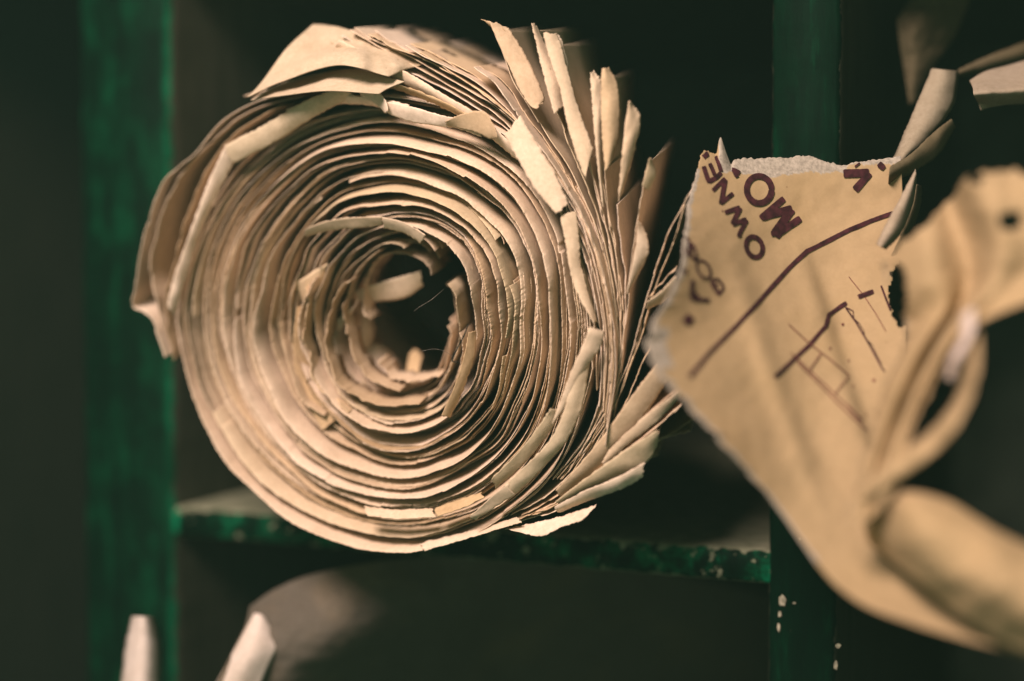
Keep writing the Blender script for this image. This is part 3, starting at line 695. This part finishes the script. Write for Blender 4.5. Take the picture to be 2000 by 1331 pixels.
# ------------------------------------------------------------------ dim papers at the upper right
t1 = thing('curled_paper_scrap', 'shaded tan curled paper scrap hanging above the torn map in the right pigeonhole', 'paper scrap', PZ(1740, 480, .40))
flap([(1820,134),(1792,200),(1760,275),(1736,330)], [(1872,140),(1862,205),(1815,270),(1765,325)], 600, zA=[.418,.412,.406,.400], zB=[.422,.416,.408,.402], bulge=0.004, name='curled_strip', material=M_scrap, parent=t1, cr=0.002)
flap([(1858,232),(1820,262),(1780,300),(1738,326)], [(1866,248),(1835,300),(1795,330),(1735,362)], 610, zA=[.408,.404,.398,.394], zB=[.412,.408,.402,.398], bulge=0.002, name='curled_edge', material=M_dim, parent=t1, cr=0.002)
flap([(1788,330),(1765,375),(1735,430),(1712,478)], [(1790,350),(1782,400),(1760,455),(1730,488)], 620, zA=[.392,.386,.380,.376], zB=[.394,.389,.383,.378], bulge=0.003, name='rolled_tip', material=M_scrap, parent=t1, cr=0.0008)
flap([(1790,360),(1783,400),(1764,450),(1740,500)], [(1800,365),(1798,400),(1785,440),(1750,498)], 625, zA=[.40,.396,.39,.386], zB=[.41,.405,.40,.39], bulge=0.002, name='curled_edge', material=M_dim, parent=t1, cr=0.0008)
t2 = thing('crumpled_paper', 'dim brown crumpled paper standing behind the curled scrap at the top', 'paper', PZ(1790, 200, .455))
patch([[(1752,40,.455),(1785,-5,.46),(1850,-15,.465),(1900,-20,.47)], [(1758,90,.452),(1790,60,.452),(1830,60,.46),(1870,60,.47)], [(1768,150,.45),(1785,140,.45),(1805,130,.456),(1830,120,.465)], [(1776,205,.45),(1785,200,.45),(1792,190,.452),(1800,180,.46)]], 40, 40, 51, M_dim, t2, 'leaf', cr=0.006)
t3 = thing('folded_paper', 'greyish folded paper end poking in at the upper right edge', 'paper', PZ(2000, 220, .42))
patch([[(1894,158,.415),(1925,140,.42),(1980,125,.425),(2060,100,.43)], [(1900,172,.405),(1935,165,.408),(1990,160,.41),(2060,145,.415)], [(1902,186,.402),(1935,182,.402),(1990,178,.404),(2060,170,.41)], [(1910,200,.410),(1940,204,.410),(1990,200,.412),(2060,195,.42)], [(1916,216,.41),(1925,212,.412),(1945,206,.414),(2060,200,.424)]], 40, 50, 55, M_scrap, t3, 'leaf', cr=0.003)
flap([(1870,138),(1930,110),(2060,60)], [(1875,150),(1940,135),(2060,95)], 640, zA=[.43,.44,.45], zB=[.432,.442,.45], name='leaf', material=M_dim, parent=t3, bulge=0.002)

# ------------------------------------------------------------------ grey roll in the compartment below
low = thing('grey_paper_roll', 'greyish wrapped paper roll with a pale lit lip in the compartment below', 'paper roll', PY(900, 1500, 0.01))
def low_sheet(pts, y, seed, material, depth, name, torn=0.0):
    C = catmull(pts, 140); vs, at = [], []
    A2 = Vector((0.02, 1, 0.03)); rows = [0, 0.002, 0.006, 0.015, 0.04, 0.09, depth]
    for i, q in enumerate(C):
        o = 0.0015*n1(i/9, seed)+0.0006*n1(i/3, seed+1)
        for d in rows:
            wv = 0.0012*n3(i/25, d*30, seed)
            vs.append(PY(q[0], q[1], y)+A2*(o+d)+Vector((0, 0, wv))); at.append(torn if d < 0.004 else 0)
    return mesh_obj(name, vs, grid_faces(140, len(rows)), material, low, thick=0.0004, attr=at)
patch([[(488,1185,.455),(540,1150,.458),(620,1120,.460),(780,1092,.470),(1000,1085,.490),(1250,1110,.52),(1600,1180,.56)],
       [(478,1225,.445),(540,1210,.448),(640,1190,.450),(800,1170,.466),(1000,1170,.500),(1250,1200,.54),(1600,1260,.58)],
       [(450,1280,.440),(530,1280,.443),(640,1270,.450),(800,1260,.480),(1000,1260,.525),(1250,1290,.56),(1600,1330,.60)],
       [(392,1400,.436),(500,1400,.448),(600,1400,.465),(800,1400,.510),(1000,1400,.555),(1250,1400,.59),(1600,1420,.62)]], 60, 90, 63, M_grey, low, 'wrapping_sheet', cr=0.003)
patch([[(392,1400,.44),(440,1400,.44),(490,1400,.442)], [(425,1330,.44),(465,1330,.438),(512,1330,.442)], [(462,1262,.442),(495,1265,.44),(540,1268,.444)], [(497,1198,.446),(515,1205,.446),(541,1246,.448)]], 30, 16, 61, M_white, low, 'lit_lip', cr=0.001)  # protruding lip in white: the light it catches is in the colour

# ------------------------------------------------------------------ white rolled end at the lower left
t4 = thing('white_paper_tube', 'narrow white rolled paper end upright before the left green post at the bottom', 'paper', PZ(272, 1420, .44))
flap([(258,1204),(246,1260),(236,1340),(225,1440)], [(300,1206),(312,1262),(312,1340),(306,1440)], 700, zA=[.455]*4, zB=[.455]*4, bulge=0.008, name='rolled_sheet', material=M_white, parent=t4, thick=0.0004)
flap([(262,1206),(254,1260),(248,1340),(240,1440)], [(298,1208),(306,1262),(306,1340),(300,1440)], 705, zA=[.458]*4, zB=[.458]*4, bulge=0.002, name='rolled_sheet', material=M_white, parent=t4, thick=0.0004)

# ------------------------------------------------------------------ thin added volume that lifts the blacks
hz = box('black_lift_haze', -0.45, 0.60, -0.60, 0.36, -1.40, 0.24, M_back, None, bev=0.0001)
hz.modifiers.clear()
hz['kind'] = 'stuff'; hz['label'] = 'thin tinted volume added to lift the dark hollows of the cabinet'
mh, nt, N, L = mat('black_lift_volume')
pv = N.new('ShaderNodeVolumePrincipled'); pv.inputs['Color'].default_value = (0.48, 1.0, 0.76, 1); pv.inputs['Density'].default_value = 0.042
out = N.new('ShaderNodeOutputMaterial'); L.new(pv.outputs[0], out.inputs['Volume'])
hz.data.materials.clear(); hz.data.materials.append(mh)
